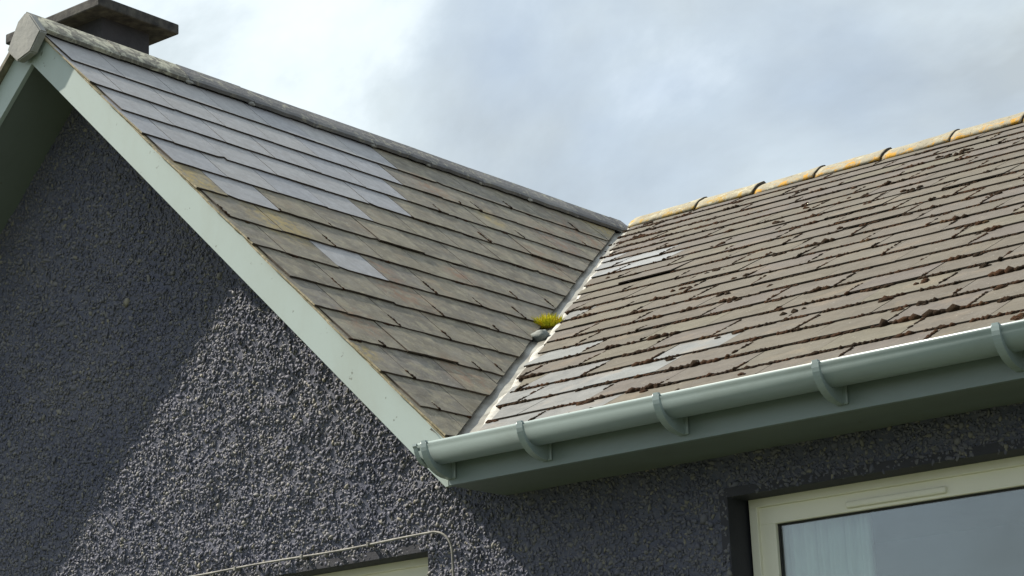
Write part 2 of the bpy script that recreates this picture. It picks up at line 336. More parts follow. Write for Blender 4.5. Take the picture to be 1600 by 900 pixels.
# roughcast wall: one relief mesh with the two window openings left out
GW = (0.62, 2.002, -1.55, -0.345)       # opening in the gable wall  x0 x1 z0 z1 (z from eaves)
MW = (3.362, 5.28, -1.60, -0.330)       # opening in the wall under the main roof
def roughcast():
    st = 0.016
    x0, x1, z0, z1 = -1.2, 5.3, -0.95, 2.20
    nx = int((x1 - x0) / st) + 1; nz = int((z1 - z0) / st) + 1
    hm = np.zeros((nz, nx))
    big = rng.normal(size=(nz // 6 + 3, nx // 6 + 3))
    iz = np.linspace(0, big.shape[0] - 1.001, nz); ix = np.linspace(0, big.shape[1] - 1.001, nx)
    a = iz.astype(int); b = ix.astype(int); fz = (iz - a)[:, None]; fx = (ix - b)[None, :]
    fz = fz * fz * (3 - 2 * fz); fx = fx * fx * (3 - 2 * fx)
    hm += 0.0035 * (big[a][:, b] * (1 - fz) * (1 - fx) + big[a + 1][:, b] * fz * (1 - fx) + big[a][:, b + 1] * (1 - fz) * fx + big[a + 1][:, b + 1] * fz * fx)
    hm += rng.normal(scale=0.0012, size=hm.shape)
    # the dash: separate small stones thrown into the render
    n = 135000
    px = rng.uniform(-0.95, 4.75, n); pz = rng.uniform(-0.82, 2.02, n)
    keep = pz < np.where(np.abs(px) < W - 0.05, (W - np.abs(px)) * TT - 0.12, -0.13)
    for o in (GW, MW):
        keep &= ~((px > o[0] - .004) & (px < o[1] + .004) & (pz > o[2]) & (pz < o[3] + .004))
    px, pz = px[keep], pz[keep]; n = len(px)
    gh = hm[np.clip(((pz - z0) / st + .5).astype(int), 0, nz - 1), np.clip(((px - x0) / st + .5).astype(int), 0, nx - 1)]
    ph = (1 + 5 ** .5) / 2
    V0 = np.array([(-1, ph, 0), (1, ph, 0), (-1, -ph, 0), (1, -ph, 0), (0, -1, ph), (0, 1, ph), (0, -1, -ph), (0, 1, -ph), (ph, 0, -1), (ph, 0, 1), (-ph, 0, -1), (-ph, 0, 1)]) / math.sqrt(1 + ph * ph)
    F0 = np.array([(0, 11, 5), (0, 5, 1), (0, 1, 7), (0, 7, 10), (0, 10, 11), (1, 5, 9), (5, 11, 4), (11, 10, 2), (10, 7, 6), (7, 1, 8), (3, 9, 4), (3, 4, 2), (3, 2, 6), (3, 6, 8), (3, 8, 9), (4, 9, 5), (2, 4, 11), (6, 2, 10), (8, 6, 7), (9, 8, 1)])
    sz = np.exp(rng.normal(math.log(0.0056), 0.28, n)); el = rng.uniform(0.85, 1.75, n)
    w = V0[None] * (1 + rng.normal(scale=0.28, size=(n, 12, 1)))
    w = w * np.stack([sz * el, sz * rng.uniform(.4, .75, n), sz / np.sqrt(el)], -1)[:, None, :]
    an = rng.uniform(0, math.pi, n); c_, s_ = np.cos(an)[:, None], np.sin(an)[:, None]
    wx = w[..., 0] * c_ - w[..., 2] * s_; wz = w[..., 0] * s_ + w[..., 2] * c_
    ti = rng.normal(scale=.38, size=n)[:, None]; wy = w[..., 1] + wx * ti
    sv = np.stack([px[:, None] + wx, YW - gh[:, None] - sz[:, None] * .12 + wy, E + pz[:, None] + wz], -1).reshape(-1, 3)
    sf = (F0[None] + (np.arange(n) * 12)[:, None, None]).reshape(-1, 3)
    me = bpy.data.meshes.new('pebble_dash'); me.vertices.add(len(sv)); me.vertices.foreach_set('co', sv.ravel())
    me.loops.add(sf.size); me.loops.foreach_set('vertex_index', sf.ravel().astype(np.int32))
    me.polygons.add(len(sf)); me.polygons.foreach_set('loop_start', np.arange(0, sf.size, 3, dtype=np.int32))
    me.update(calc_edges=True); me.materials.append(M['dash'])
    at = me.attributes.new('tint', 'FLOAT', 'POINT'); at.data.foreach_set('value', np.repeat(rng.random(n), 12).astype(np.float32))
    dash = bpy.data.objects.new('pebble_dash', me); C.objects.link(dash); dash['kind'] = 'stuff'
    X = x0 + np.arange(nx) * st; Z = z0 + np.arange(nz) * st
    XX, ZZ = np.meshgrid(X, Z)
    jit = rng.normal(scale=0.001, size=(2, nz, nx))
    co = np.stack([XX + jit[0], YW - hm, E + ZZ + jit[1]], -1).reshape(-1, 3)
    qx = (XX[:-1, :-1] + st / 2); qz = (ZZ[:-1, :-1] + st / 2)
    keep = qz < np.where(np.abs(qx) < W - 0.05, (W - np.abs(qx)) * TT - 0.10, -0.10)
    for o in (GW, MW):
        keep &= ~((qx > o[0]) & (qx < o[1]) & (qz > o[2]) & (qz < o[3]))
    jj, ii = np.nonzero(keep)
    v0 = jj * nx + ii
    f = np.stack([v0, v0 + 1, v0 + nx + 1, v0 + nx], 1)
    used = np.unique(f); mp_ = np.full(nx * nz, -1); mp_[used] = np.arange(len(used))
    f = mp_[f]; co = co[used]
    me = bpy.data.meshes.new('wall'); me.vertices.add(len(co)); me.vertices.foreach_set('co', co.ravel())
    me.loops.add(f.size); me.loops.foreach_set('vertex_index', f.ravel().astype(np.int32))
    me.polygons.add(len(f)); me.polygons.foreach_set('loop_start', np.arange(0, f.size, 4, dtype=np.int32))
    me.update(calc_edges=True); me.materials.append(M['wall'])
    o = bpy.data.objects.new('wall', me); C.objects.link(o); P(o); P(dash, o); return o
wall = roughcast(); wall['label'] = 'dark slate blue roughcast wall under the gable'
# wall below and beyond the relief, outside the picture
bm = bmesh.new()
add_box(bm, -2.28, 7.4, YW + .004, YW + .25, 0, E + GW[2])
add_box(bm, -2.28, GW[0], YW + .004, YW + .25, E + GW[2], E - .2)
add_box(bm, GW[1], MW[0], YW + .004, YW + .25, E + GW[2], E - .2)
add_box(bm, MW[1], 7.4, YW + .004, YW + .25, E + GW[2], E - .2)
add_box(bm, -2.28, 7.4, YW + .006, YW + .25, E + MW[3] + .004, E - .19)
add_box(bm, MW[0], MW[1], YW + .005, YW + .25, E + GW[2], E + MW[2])
add_prism(bm, [(-2.28, YW + .005, E - .19), (2.28, YW + .005, E - .19), (0, YW + .005, E + H - .20)], (0, .24, 0))
add_box(bm, 7.15, 7.4, YW + .25, 8.8, 0, E - .15); add_box(bm, -2.28, -2.03, YW + .25, 8.8, 0, E - .15); add_box(bm, -2.28, 7.4, 8.8, 9.05, 0, E - .15)
P(bm_obj('wall_core', bm, 'wall'))

# roof decks
def deck(name, pts, d):
    bm = bmesh.new(); add_prism(bm, pts, d); return P(bm_obj(name, bm, 'deck'))
SG = W / CT; SMAIN = D / CM
gable_roof = deck('gable_roof', [G(0, YV + .03, -.03), G(SG, YV + .03, -.03), G(SG, 0.0, -.03), G(0, D, -.03)], -Vector((ST, 0, CT)) * .05)
gable_roof['label'] = 'steep slate slope of the cross gable'
main_roof = deck('main_roof', [MP(W, -.02, -.03), MP(8.0, -.02, -.03), MP(8.0, SMAIN, -.03), MP(0, SMAIN, -.03)], -Vector((0, -SM, CM)) * .05)
main_roof['label'] = 'sun bleached mossy slate slope of the main roof'
bm = bmesh.new()
add_prism(bm, [(-.001, YV - .034, E + H + .004), (-W - .05, YV - .034, E - .046), (-W - .05, 0, E - .046), (-.001, D, E + H + .004)], Vector((ST, 0, -CT)) * .018)
P(bm_obj('roof_slope', bm, 'slate_old'))
bm = bmesh.new()
add_prism(bm, [(8, D + .001, E + H - .04), (8, 2 * D + .1, E - .09), (-5, 2 * D + .1, E - .09), (-5, D + .001, E + H - .04)], Vector((0, -SM, -CM)) * .05)
P(bm_obj('roof_slope', bm, 'slate_old'))

# ------------------------------------------------------------------ slates
T = 0.0068; KS = (T + 0.0015) / GAUGE; A0 = 0.006
M['dirt_shade_edge'] = simple('dirty slate edge and shaded tile end', (0.03, 0.022, 0.015), (0.06, 0.045, 0.03), 30, 0.9, bstr=0)  # dirt on the slate edges; painted-in shade on the ridge tile ends
def slab(name, poly, tail, to3, mat, parent, lift=0.0, up=1, twist=0.0, cross0=0.0, thick=T, verge=False):
    """poly in (across, along); up=+1 if 'along' grows towards the ridge"""
    top, bot = [], []
    for (a, s) in poly:
        dd = max(-0.05, (s - tail) * up)
        h = A0 + lift * max(0.0, 1 - dd / 0.3) - (thick + .0008) / GAUGE * dd + twist * (a - cross0)
        top.append(to3(a, s, h)); bot.append(to3(a, s, h - thick))
    n = len(poly)
    f = [tuple(range(n)), tuple(reversed(range(n, 2 * n)))] + [(i, i + n, (i + 1) % n + n, (i + 1) % n) for i in range(n)]
    v = top + bot
    # make the top face look out of the roof
    nrm = (Vector(v[1]) - Vector(v[0])).cross(Vector(v[2]) - Vector(v[0]))
    if nrm.z < 0: f = [tuple(reversed(q)) for q in f]
    if name is None: return v, f
    o = mesh_obj(name, v, f, mat); o.data.materials.append(M['dirt_shade_edge'])
    o.data.materials.append(M['mortar'])
    o.data.polygons.foreach_set('material_index', [0, 0] + [1] * (n - 1) + [2 if verge else 1])
    P(o, parent); return o
def slate_poly(c0, c1, tail, up, rough, head=GAUGE + 0.13):
    """rectangle with a slightly ragged tail and a trace of skew"""
    sk = random.gauss(0, 0.004); g = 0.0022
    n = 6; pts = []; rough *= 0.75
    ch = random.random()
    for i in range(n + 1):
        t = i / n
        d = random.gauss(0, rough)
        if ch < 0.06 and i == 0: d += 0.02 * random.random()
        if ch > 0.94 and i == n: d += 0.02 * random.random()
        pts.append((c0 + g + (c1 - c0 - 2 * g) * t, tail + up * (d + sk * (t - .5))))
    pts.append((c1 - g, tail + up * head)); pts.append((c0 + g, tail + up * head))
    return pts
moss_src = []        # (kind, corner points) remembered for the moss

# gable slope: tails run at s_k down from the ridge; 'across' = y
new_limit = {0: 2.2, 1: 2.05, 2: 1.86, 3: 1.66, 4: 1.17, 5: 0.42}
for k in range(14):
    tail = 0.3738 + GAUGE * k
    if k == 13: tail = SG + 0.012
    off = 0.26 if k % 2 == 0 else 0.26 - SLATE_W / 2
    c = off - 2 * SLATE_W
    while c < D + 0.3:
        c0, c1 = c, c + SLATE_W; c += SLATE_W
        c0 = max(c0, YV - 0.022)
        if c1 - c0 < 0.05: continue
        t2 = tail + random.gauss(0, 0.0025)
        isnew = (k in new_limit and (c0 + c1) / 2 < new_limit[k]) and not (k == 5 and c0 < YV + 0.02)
        if k == 7 and c0 < 0.57 < c1: isnew = True
        pol = slate_poly(c0, c1, t2, -1, 0.0008 if isnew else 0.0022)
        pol = [(y, max(s, 0.012)) for y, s in pol]
        # valley: y <= (W - s*CT)*TT/TP - gap
        pol = clip(pol, 1.0, CT * TT / TP, W * TT / TP - 0.012 + random.uniform(-.006, .012))
        if len(pol) < 3 or area(pol) < 0.003: continue
        lift = abs(random.gauss(0, 0.0006 if isnew else 0.0012))
        if random.random() < 0.04 and not isnew: lift += 0.005
        o = slab('slate', pol, t2, lambda a, s, h: G(s, a, h), 'slate_new' if isnew else 'slate_old', gable_roof, lift, -1, random.gauss(0, 0.0015), (c0 + c1) / 2, T, c0 < YV)
        if k == 7 and isnew: o['label'] = 'single pale replacement slate among weathered ones'
        if not isnew: moss_src.append(('g', c0, c1, t2, k))

# main slope: 'across' = x, tails s_k up from the eaves
pale_pts = [(2.16, 1.2), (2.9, .75), (2.62, .55), (2.5, .3), (2.45, .12), (2.75, .30), (2.32, 1.2), (4.45, .62), (3.9, .32)]
pale_pts = [(2.18, 1.28), (2.92, .74), (2.60, .56), (2.40, .50), (2.55, .26), (2.45, .06), (2.72, .28), (1.33, 2.18), (4.5, .66), (2.68, .50), (2.82, .55), (2.62, .25), (2.82, .2), (2.6, .06), (2.75, .06), (2.3, .75), (3.0, .70)]
white_pts = [(0.86, 3.36), (1.0, 3.28), (1.22, 3.36), (1.30, 3.50), (0.70, 3.85), (0.9, 3.6)]
lifted = (1.5, 2.75)
extra_v, extra_f = [], []
def in_view(x, s):
    """roughly: does the photograph show this place of the main slope?"""
    return x < 4.78 - s * 0.385
for k in range(-1, 23):
    tail = 0.149 + GAUGE * k
    if k == -1: tail = -0.055
    if tail > SMAIN - 0.05: break
    off = 0.06 if k % 2 == 0 else 0.06 + SLATE_W / 2
    c = off - 1 * SLATE_W
    while c < 7.8:
        c0, c1 = c, c + SLATE_W; c += SLATE_W
        t2 = tail + random.gauss(0, 0.004)
        pol = slate_poly(c0, c1, t2, 1, 0.0028)
        pol = [(x, min(s, SMAIN - 0.015)) for x, s in pol]
        gap = 0.108 + random.uniform(-.025, .03)
        pol = clip(pol, -1.0, -CM * TP / TT, -W - gap)
        if len(pol) < 3 or area(pol) < 0.0025: continue
        mat = 'slate_main'
        for (px, ps) in pale_pts:
            if c0 <= px < c1 and tail <= ps < tail + GAUGE: mat = 'slate_pale'
        for (px, ps) in white_pts:
            if c0 <= px < c1 and tail <= ps < tail + GAUGE: mat = 'slate_white'
        lift = abs(random.gauss(0, 0.0012))
        if random.random() < 0.05: lift += 0.004
        if c0 <= lifted[0] < c1 and tail <= lifted[1] < tail + GAUGE: lift = 0.010
        tw = random.gauss(0, 0.002)
        if in_view(c0, tail):
            slab('slate', pol, t2, MP, mat, main_roof, lift, 1, tw, (c0 + c1) / 2, 0.0062)
            moss_src.append(('m', c0, c1, t2, k))
        else:
            v, f = slab(None, pol, t2, MP, mat, None, lift, 1, tw, (c0 + c1) / 2)
            n0 = len(extra_v); extra_v += v; extra_f += [tuple(i + n0 for i in q) for q in f]
o = mesh_obj('slates', extra_v, extra_f, 'slate_main'); P(o, main_roof); o['kind'] = 'stuff'

# ------------------------------------------------------------------ valley
vdir = (Vector((0, D, H)) - Vector((W, 0, 0))); vlen = vdir.length; vd = vdir.normalized()
def VAL(t, a, h=0.0):
    """t along the valley from its foot, a>0 onto the main slope, a<0 onto the gable slope"""
    base = Vector((W, 0, E)) + vd * t
    ng = Vector((ST, 0, CT)); nm = Vector((0, -SM, CM))
    if a >= 0:
        e_ = nm.cross(vd); e_ = e_ if e_.x > 0 else -e_
        return base + e_.normalized() * a + nm * h
    e_ = ng.cross(vd); e_ = e_ if e_.y < 0 else -e_
    return base + e_.normalized() * (-a) + ng * h
vv, vf = [], []
prof = [(-.10, -.022), (-.05, -.022), (-.012, -.021), (.012, -.021), (.05, -.021), (.10, -.017), (.19, -.024)]
nt_ = 60
for i in range(nt_ + 1):
    t = -0.03 + (vlen + 0.0) * i / nt_
    for a, h in prof:
        vv.append(VAL(t, a, h + random.gauss(0, 0.0012)))
np_ = len(prof)
for i in range(nt_):
    for j in range(np_ - 1):
        vf.append((i * np_ + j, i * np_ + j + 1, (i + 1) * np_ + j + 1, (i + 1) * np_ + j))
valley = mesh_obj('valley_gutter', vv, vf, 'lead', None, True); P(valley, main_roof); valley['label'] = 'pale lead valley gutter between the two roofs'
# lime fillet along the cut slates of the main roof
vv, vf = [], []
n = 150
for i in range(n + 1):
    t = 0.04 + (vlen - 0.1) * i / n
    q = noise.noise((t * 3.1, 2.2, 0)); w_ = 0.013 + 0.016 * max(0, q + .35) + 0.004 * random.random()
    hh = -0.014 + 0.016 * max(0.0, q + 0.3)
    ce = 0.078 + 0.010 * noise.noise((t * 9, 5, 1))
    for a, h in ((ce - w_, -.021), (ce - w_ * .5, hh), (ce + w_ * .5, hh + .002), (ce + w_ + .012, -.018)):
        vv.append(VAL(t, a, h))
for i in range(n):
    for j in range(3): vf.append((i * 4 + j, i * 4 + j + 1, i * 4 + 5 + j, i * 4 + 4 + j))
P(mesh_obj('mortar_fillet', vv, vf, 'cement', None, True), main_roof)

# ------------------------------------------------------------------ ridge tiles
def ridge_tile(name, p0, axis, side_a, side_b, length, leg, thick, mat, parent, lift0=0.0, lift1=0.0, ragged=0.004, collar=0.0):
    """angled tile: p0 apex start (slate plane), side vectors point down the two slopes"""
    axis = Vector(axis); A = Vector(side_a); B = Vector(side_b); upv = Vector((0, 0, 1))
    na = Vector((A.x, A.y, 0)); na = (na * -A.z + upv * na.length ** 2); na.normalize()
    nb = Vector((B.x, B.y, 0)); nb = (nb * -B.z + upv * nb.length ** 2); nb.normalize()
    segs = 8; vv, vf = [], []
    for i in range(segs + 1):
        t = 0.955 if (i == segs - 1 and collar) else i / segs; lf = lift0 + (lift1 - lift0) * t
        col = collar if i == segs else 0.0
        c = Vector(p0) + axis * (length * t) + upv * lf
        ra, rb = leg + random.gauss(0, ragged), leg + random.gauss(0, ragged)
        if i in (0, segs): ra += 0.006
        o_ = thick + 0.012 + col
        ring = [c + A * ra + na * 0.006, c + A * ra + na * o_ * .8, c + A * (leg * .8) + na * o_, c + A * 0.045 + na * (o_ + .002), c + A * 0.018 + na * (o_ + .001) ,
                c + upv * (o_ * 1.34 + .002), c + B * 0.018 + nb * (o_ + .001), c + B * 0.045 + nb * (o_ + .002), c + B * (leg * .8) + nb * o_, c + B * rb + nb * o_ * .8, c + B * rb + nb * 0.006,
                c + upv * 0.004]
        vv += ring
    n = 12
    for i in range(segs):
        for j in range(n): vf.append((i * n + j, i * n + (j + 1) % n, (i + 1) * n + (j + 1) % n, (i + 1) * n + j))
    vf.append(tuple(reversed(range(n)))); vf.append(tuple(segs * n + j for j in range(n)))
    bm = bmesh.new(); bvs = [bm.verts.new(v) for v in vv]
    for q in vf: bm.faces.new([bvs[j] for j in q])
    o = bm_obj(name, bm, mat); o.data.materials.append(M['dirt_shade_edge'])
    o.data.polygons[len(o.data.polygons) - 1].material_index = 1  # last end face coloured dark for shade
    P(o, parent); return o
sa, sb = (CT, 0, -ST), (-CT, 0, -ST)
ys = [-0.10, 0.38, 0.82, 1.26, 1.71, 2.16, 2.62, 3.07, 3.51, 3.97, 4.44, 4.56]
for i in range(len(ys) - 1):
    mat = 'ridge_lichen' if i < 2 else 'ridge_grey'
    ridge_tile('ridge_tile', (0, ys[i] + .002, E + H), (0, 1, 0), sa, sb, ys[i + 1] - ys[i] - .004, 0.118, 0.018, mat, gable_roof, random.uniform(0, .004), random.uniform(0, .004))
# mortar nubs squeezed out under the joints
for y in ys[1:-1]:
    bm = bmesh.new()
    c = G(0.118 + random.uniform(-.004, .006), y + random.uniform(-.01, .01), .012)
    bmesh.ops.create_icosphere(bm, subdivisions=2, radius=1)
    rr = random.uniform(.008, .014)
    for v in bm.verts:
        k_ = rr * (1 + .35 * noise.noise(v.co * 1.3 + Vector((y * 7, 0, 0))))
        v.co = Vector((v.co.x * .8, v.co.y * 2.2, v.co.z)) * k_ + c
    P(bm_obj('mortar_nub', bm, 'ridge_end'), gable_roof)
ma, mb = (0, -CM, -SM), (0, CM, -SM)
xs = [0.16, 0.66, 1.071, 1.488, 1.923, 2.356, 2.79, 3.22, 3.65, 4.08, 4.51, 4.94, 5.37]
def half_round(x0, x1, mat):
    a_, b_, zc = 0.146, 0.100, E + H - .066
    prof = []
    for i in range(15):
        an = math.radians(180 * i / 14); q = 0.80
        c_, s_ = math.cos(an), math.sin(an)
        n_ = (abs(c_) ** (1 / q) + abs(s_) ** (1 / q)) ** q if False else (abs(c_) ** 1.28 + abs(s_) ** 1.28) ** (1 / 1.28)
        prof.append((c_ / n_, s_ / n_ - (0.06 if i in (0, 14) else 0)))
    segs = 10; rings = []; bm = bmesh.new()
    sag = random.uniform(-.006, .006); sd = random.random() * 50
    for i in range(segs + 1):
        t = i / segs
        if i == segs - 1: t = 0.965
        col = 0.006 if i >= segs - 1 else (0.002 if i == segs - 2 else 0)
        if i == segs: t = 0.995
        x = x0 + (x1 - x0) * t; dz = sag * (1 - t) + .006 * t
        ring = []
        for q, (c, s) in enumerate(prof):
            wob = .004 * noise.noise((x * 9 + sd, c * 3, s * 3))
            ring.append(bm.verts.new((x, D - c * (a_ + col + wob), zc + dz + s * (b_ + col + wob))))
        for q, (c, s) in enumerate(reversed(prof)):
            ring.append(bm.verts.new((x, D - c * (a_ - .018), zc + dz + s * (b_ - .018))))
        rings.append(ring)
    m_ = len(rings[0]); fs = []
    for i in range(segs):
        for q in range(m_): bm.faces.new((rings[i][q], rings[i][(q + 1) % m_], rings[i + 1][(q + 1) % m_], rings[i + 1][q]))
    h_ = m_ // 2
    for r_ in (rings[0], rings[-1]):
        for q in range(h_ - 1): fs.append(bm.faces.new((r_[q], r_[q + 1], r_[m_ - 2 - q], r_[m_ - 1 - q])))
    for f_ in fs: f_.material_index = 1  # tile ends painted dark to stand for their shade
    o = bm_obj('ridge_tile', bm, mat, None, True); o.data.materials.append(M['dirt_shade_edge'])
    P(o, main_roof)
for i in range(len(xs) - 1):
    half_round(xs[i], xs[i + 1], 'ridge_cream' if xs[i] < 1.0 else 'ridge_gold')
# closed end of the gable ridge
bm = bmesh.new()
zz = lambda x, z: (x, YV - .062, E + z)
add_prism(bm, [zz(0.02, 2.345), zz(0.055, 2.325), zz(0.132, 2.225), zz(0.062, 2.14), zz(-0.03, 2.118), zz(-0.105, 2.19), zz(-0.03, 2.315)], (0, .045, 0))
bmesh.ops.bevel(bm, geom=list(bm.edges), offset=.006, segments=2, affect='EDGES')
o = bm_obj('ridge_end', bm, 'ridge_end'); P(o, gable_roof); o['label'] = 'grey mortared end plate of the gable ridge'

# ------------------------------------------------------------------ barge boards, soffits, fascia
def xz(pts, y): return [(x, y, E + z) for x, z in pts]
B = 0.2027
bm = bmesh.new(); add_prism(bm, xz([(0.001, H - .017), (2.40, -.017), (2.40, -.188), (2.386, -.189), (0.001, H - B)], YV), (0, .022, 0))
o = P(bm_obj('barge_board', bm, 'barge')); o['label'] = 'sunlit pale sage barge board of the right rake'
bm = bmesh.new(); add_prism(bm, xz([(-0.001, H - .026), (-2.42, -.046), (-2.42, -.2), (-0.001, H - B)], YV), (0, .022, 0))
o = P(bm_obj('barge_board', bm, 'barge')); o['label'] = 'shaded sage barge board of the left rake'
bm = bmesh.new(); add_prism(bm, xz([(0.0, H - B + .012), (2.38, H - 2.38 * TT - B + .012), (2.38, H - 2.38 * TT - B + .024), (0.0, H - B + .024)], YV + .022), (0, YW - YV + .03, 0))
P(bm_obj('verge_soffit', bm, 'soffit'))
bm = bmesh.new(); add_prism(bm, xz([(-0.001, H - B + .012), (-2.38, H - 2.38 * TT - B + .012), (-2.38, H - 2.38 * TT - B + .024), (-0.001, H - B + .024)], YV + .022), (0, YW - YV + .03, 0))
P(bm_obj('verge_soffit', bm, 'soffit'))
# mortar bedding under the verge slates
vv, vf = [], []
n = 160
for i in range(n + 1):
    s = 0.12 + (SG - 0.1) * i / n
    j = noise.noise((s * 6, 1, 3)) * .006 + random.gauss(0, .0018)
    vv += [G(s, YV - .001 + j * .5, -.018), G(s, YV - .007 + j, -.014), G(s, YV - .006 + j, -.008), G(s, YV + .02, -.006)]
for i in range(n):
    for j in range(3): vf.append((i * 4 + j, i * 4 + j + 1, i * 4 + 5 + j, i * 4 + 4 + j))
P(mesh_obj('verge_mortar', vv, vf, 'mortar', None, True), gable_roof)
# box eaves
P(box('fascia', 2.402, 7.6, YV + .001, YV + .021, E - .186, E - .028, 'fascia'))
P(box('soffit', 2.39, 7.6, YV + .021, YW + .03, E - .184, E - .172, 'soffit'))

# ------------------------------------------------------------------ gutter
GC = (YV - .072, E - .052); GR = 0.068
prof = []
na = 20
for i in range(na + 1):
    a = math.pi * i / na
    prof.append((GC[0] - GR * math.cos(a), GC[1] - GR * math.sin(a) * 1.02))
# rolled front lip and back edge
outer = [(GC[0] - GR - .004, GC[1] + .004), (GC[0] - GR - .005, GC[1] - .004)] + prof[1:-1] + [(GC[0] + GR, GC[1] + .006)]
inner = [(GC[0] + GR - .003, GC[1] + .006)] + [(GC[0] + (y - GC[0]) * .945, GC[1] + (z - GC[1]) * .945) for y, z in reversed(prof[1:-1])] + [(GC[0] - GR + .003, GC[1] - .002), (GC[0] - GR + .002, GC[1] + .005)]
sec = outer + inner
bm = bmesh.new(); GX0, GX1 = 2.366, 7.62
add_prism(bm, [(GX0, y, z) for y, z in sec], (GX1 - GX0, 0, 0))
# stop end
add_prism(bm, [(GX0 - .004, GC[0] + (y - GC[0]) * 1.05, GC[1] + (z - GC[1]) * 1.05) for y, z in outer], (.018, 0, 0))
gutter = P(bm_obj('gutter', bm, 'gutter'))
for p in gutter.data.polygons:
    p.use_smooth = abs(p.normal.x) < 0.5 and p.area > 0.02
gutter['label'] = 'half round sage green plastic gutter along the eaves'
def bracket():
    bm = bmesh.new()
    pts = [(GC[0] - GR - .010, GC[1] + .010)]
    AY = YV - .001 - (GC[0] - GR - .010)
    for i in range(0, 15):
        a = math.pi / 2 * i / 14
        pts.append((YV - .001 - AY * math.cos(a) ** 0.9, GC[1] - .114 * math.sin(a) ** 0.95))
    pts += [(YV - .001, GC[1] - .02)]
    back = []
    for i in range(11, -1, -1):
        a = math.pi * i / 11 * 0.93
        back.append((GC[0] - (GR + .001) * math.cos(a), GC[1] - (GR + .001) * math.sin(a) * 1.02))
    pts += back + [(GC[0] - GR + .004, GC[1] + .010)]
    add_prism(bm, [(-.013, y, z) for y, z in pts], (.026, 0, 0))
    bmesh.ops.bevel(bm, geom=[e for e in bm.edges if abs(e.verts[0].co.x - e.verts[1].co.x) < 1e-6], offset=.003, segments=2, affect='EDGES')
    bmesh.ops.recalc_face_normals(bm, faces=bm.faces)
    me = bpy.data.meshes.new('gutter_bracket'); bm.to_mesh(me); bm.free(); me.materials.append(M['gutter'])
    return me
bme = bracket()
# wall plate behind each bracket
bm = bmesh.new(); add_box(bm, -.020, .026, YV - .010, YV - .0005, E - .166, E - .07, .0045)
bmesh.ops.recalc_face_normals(bm, faces=bm.faces)
pme = bpy.data.meshes.new('bracket_plate'); bm.to_mesh(pme); bm.free(); pme.materials.append(M['gutter'])
for x in (2.415, 2.853, 3.427, 4.033, 4.647, 5.265, 5.875):
    for nme, me in (('gutter_bracket', bme), ('bracket_plate', pme)):
        o = bpy.data.objects.new(nme, me); C.objects.link(o); o.location = (x, 0, 0)
        bpy.context.view_layer.update(); P(o, gutter)

# ------------------------------------------------------------------ windows
YF = YW + .13
def window(name, op, label):
    x0, x1, z0, z1 = op[0] - .004 + .03, op[1] + .02, op[2] - .01, op[3] + .004
    x0 = op[0] + .012
    z0, z1 = E + z0, E + z1
    def ring(bm, a0, a1, y0, y1):
        add_box(bm, x0 + a0, x1 - a0, y0, y1, z1 - a1, z1 - a0, .003)
        add_box(bm, x0 + a0, x1 - a0, y0, y1, z0 + a0, z0 + a1, .003)
        add_box(bm, x0 + a0, x0 + a1, y0 + .001, y1, z0 + a1 - .002, z1 - a1 + .002, .002)
        add_box(bm, x1 - a1, x1 - a0, y0 + .001, y1, z0 + a1 - .002, z1 - a1 + .002, .002)
    bm = bmesh.new(); ring(bm, 0, .032, YF - .012, YF + .07)
    w = P(bm_obj(name, bm, 'cream')); w['label'] = label
    bm = bmesh.new(); ring(bm, .030, .094, YF + .002, YF + .05); P(bm_obj('sash', bm, 'cream'), w)
    bm = bmesh.new(); ring(bm, .090, .1005, YF + .018, YF + .04); P(bm_obj('gasket', bm, 'gasket'), w)
    P(box('pane', x0 + .096, x1 - .096, YF + .026, YF + .032, z0 + .096, z1 - .096, 'glass'), w)
    # the smooth reveal round the opening
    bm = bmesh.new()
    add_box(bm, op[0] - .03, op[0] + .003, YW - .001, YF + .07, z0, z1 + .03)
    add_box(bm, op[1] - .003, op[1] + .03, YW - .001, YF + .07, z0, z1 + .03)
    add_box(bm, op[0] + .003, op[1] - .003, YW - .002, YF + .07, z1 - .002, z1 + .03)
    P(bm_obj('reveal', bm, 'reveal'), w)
    # sill and the room behind
    P(box('sill', op[0] - .05, op[1] + .05, YW - .06, YF + .02, z0 - .06, z0 - .002, 'concrete', None, .006), w)
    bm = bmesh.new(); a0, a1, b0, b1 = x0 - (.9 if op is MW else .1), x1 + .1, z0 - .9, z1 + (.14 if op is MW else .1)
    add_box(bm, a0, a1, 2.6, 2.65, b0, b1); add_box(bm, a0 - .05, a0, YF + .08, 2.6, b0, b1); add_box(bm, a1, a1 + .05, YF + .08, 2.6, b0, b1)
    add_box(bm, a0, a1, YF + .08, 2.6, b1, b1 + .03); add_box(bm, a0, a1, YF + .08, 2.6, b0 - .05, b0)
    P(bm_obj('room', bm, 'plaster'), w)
    return w, (x0, x1, z0, z1)
wmain, wr = window('window', MW, 'cream framed window under the eaves with a trickle vent')
wg, _ = window('window', GW, 'cream framed window in the gable, only its head showing')
bm = bmesh.new(); add_box(bm, 3.755, 4.13, YF - .012, YF + .006, E - .408, E - .384, .006)
P(bm_obj('trickle_vent', bm, 'cream'), wmain)

# ------------------------------------------------------------------ chimney
XC = -1.0
bm = bmesh.new(); add_box(bm, XC - .80, XC, 1.182, 1.766, E + 3.084, E + 3.146, .008)
chim = P(box('chimney', XC - .68, XC - .11, 1.30, 1.640, E + .9, E + 3.085, 'chimney'))
chim['label'] = 'dark rendered chimney behind the gable ridge'
o = bm_obj('chimney_cap', bm, 'concrete'); P(o, chim)

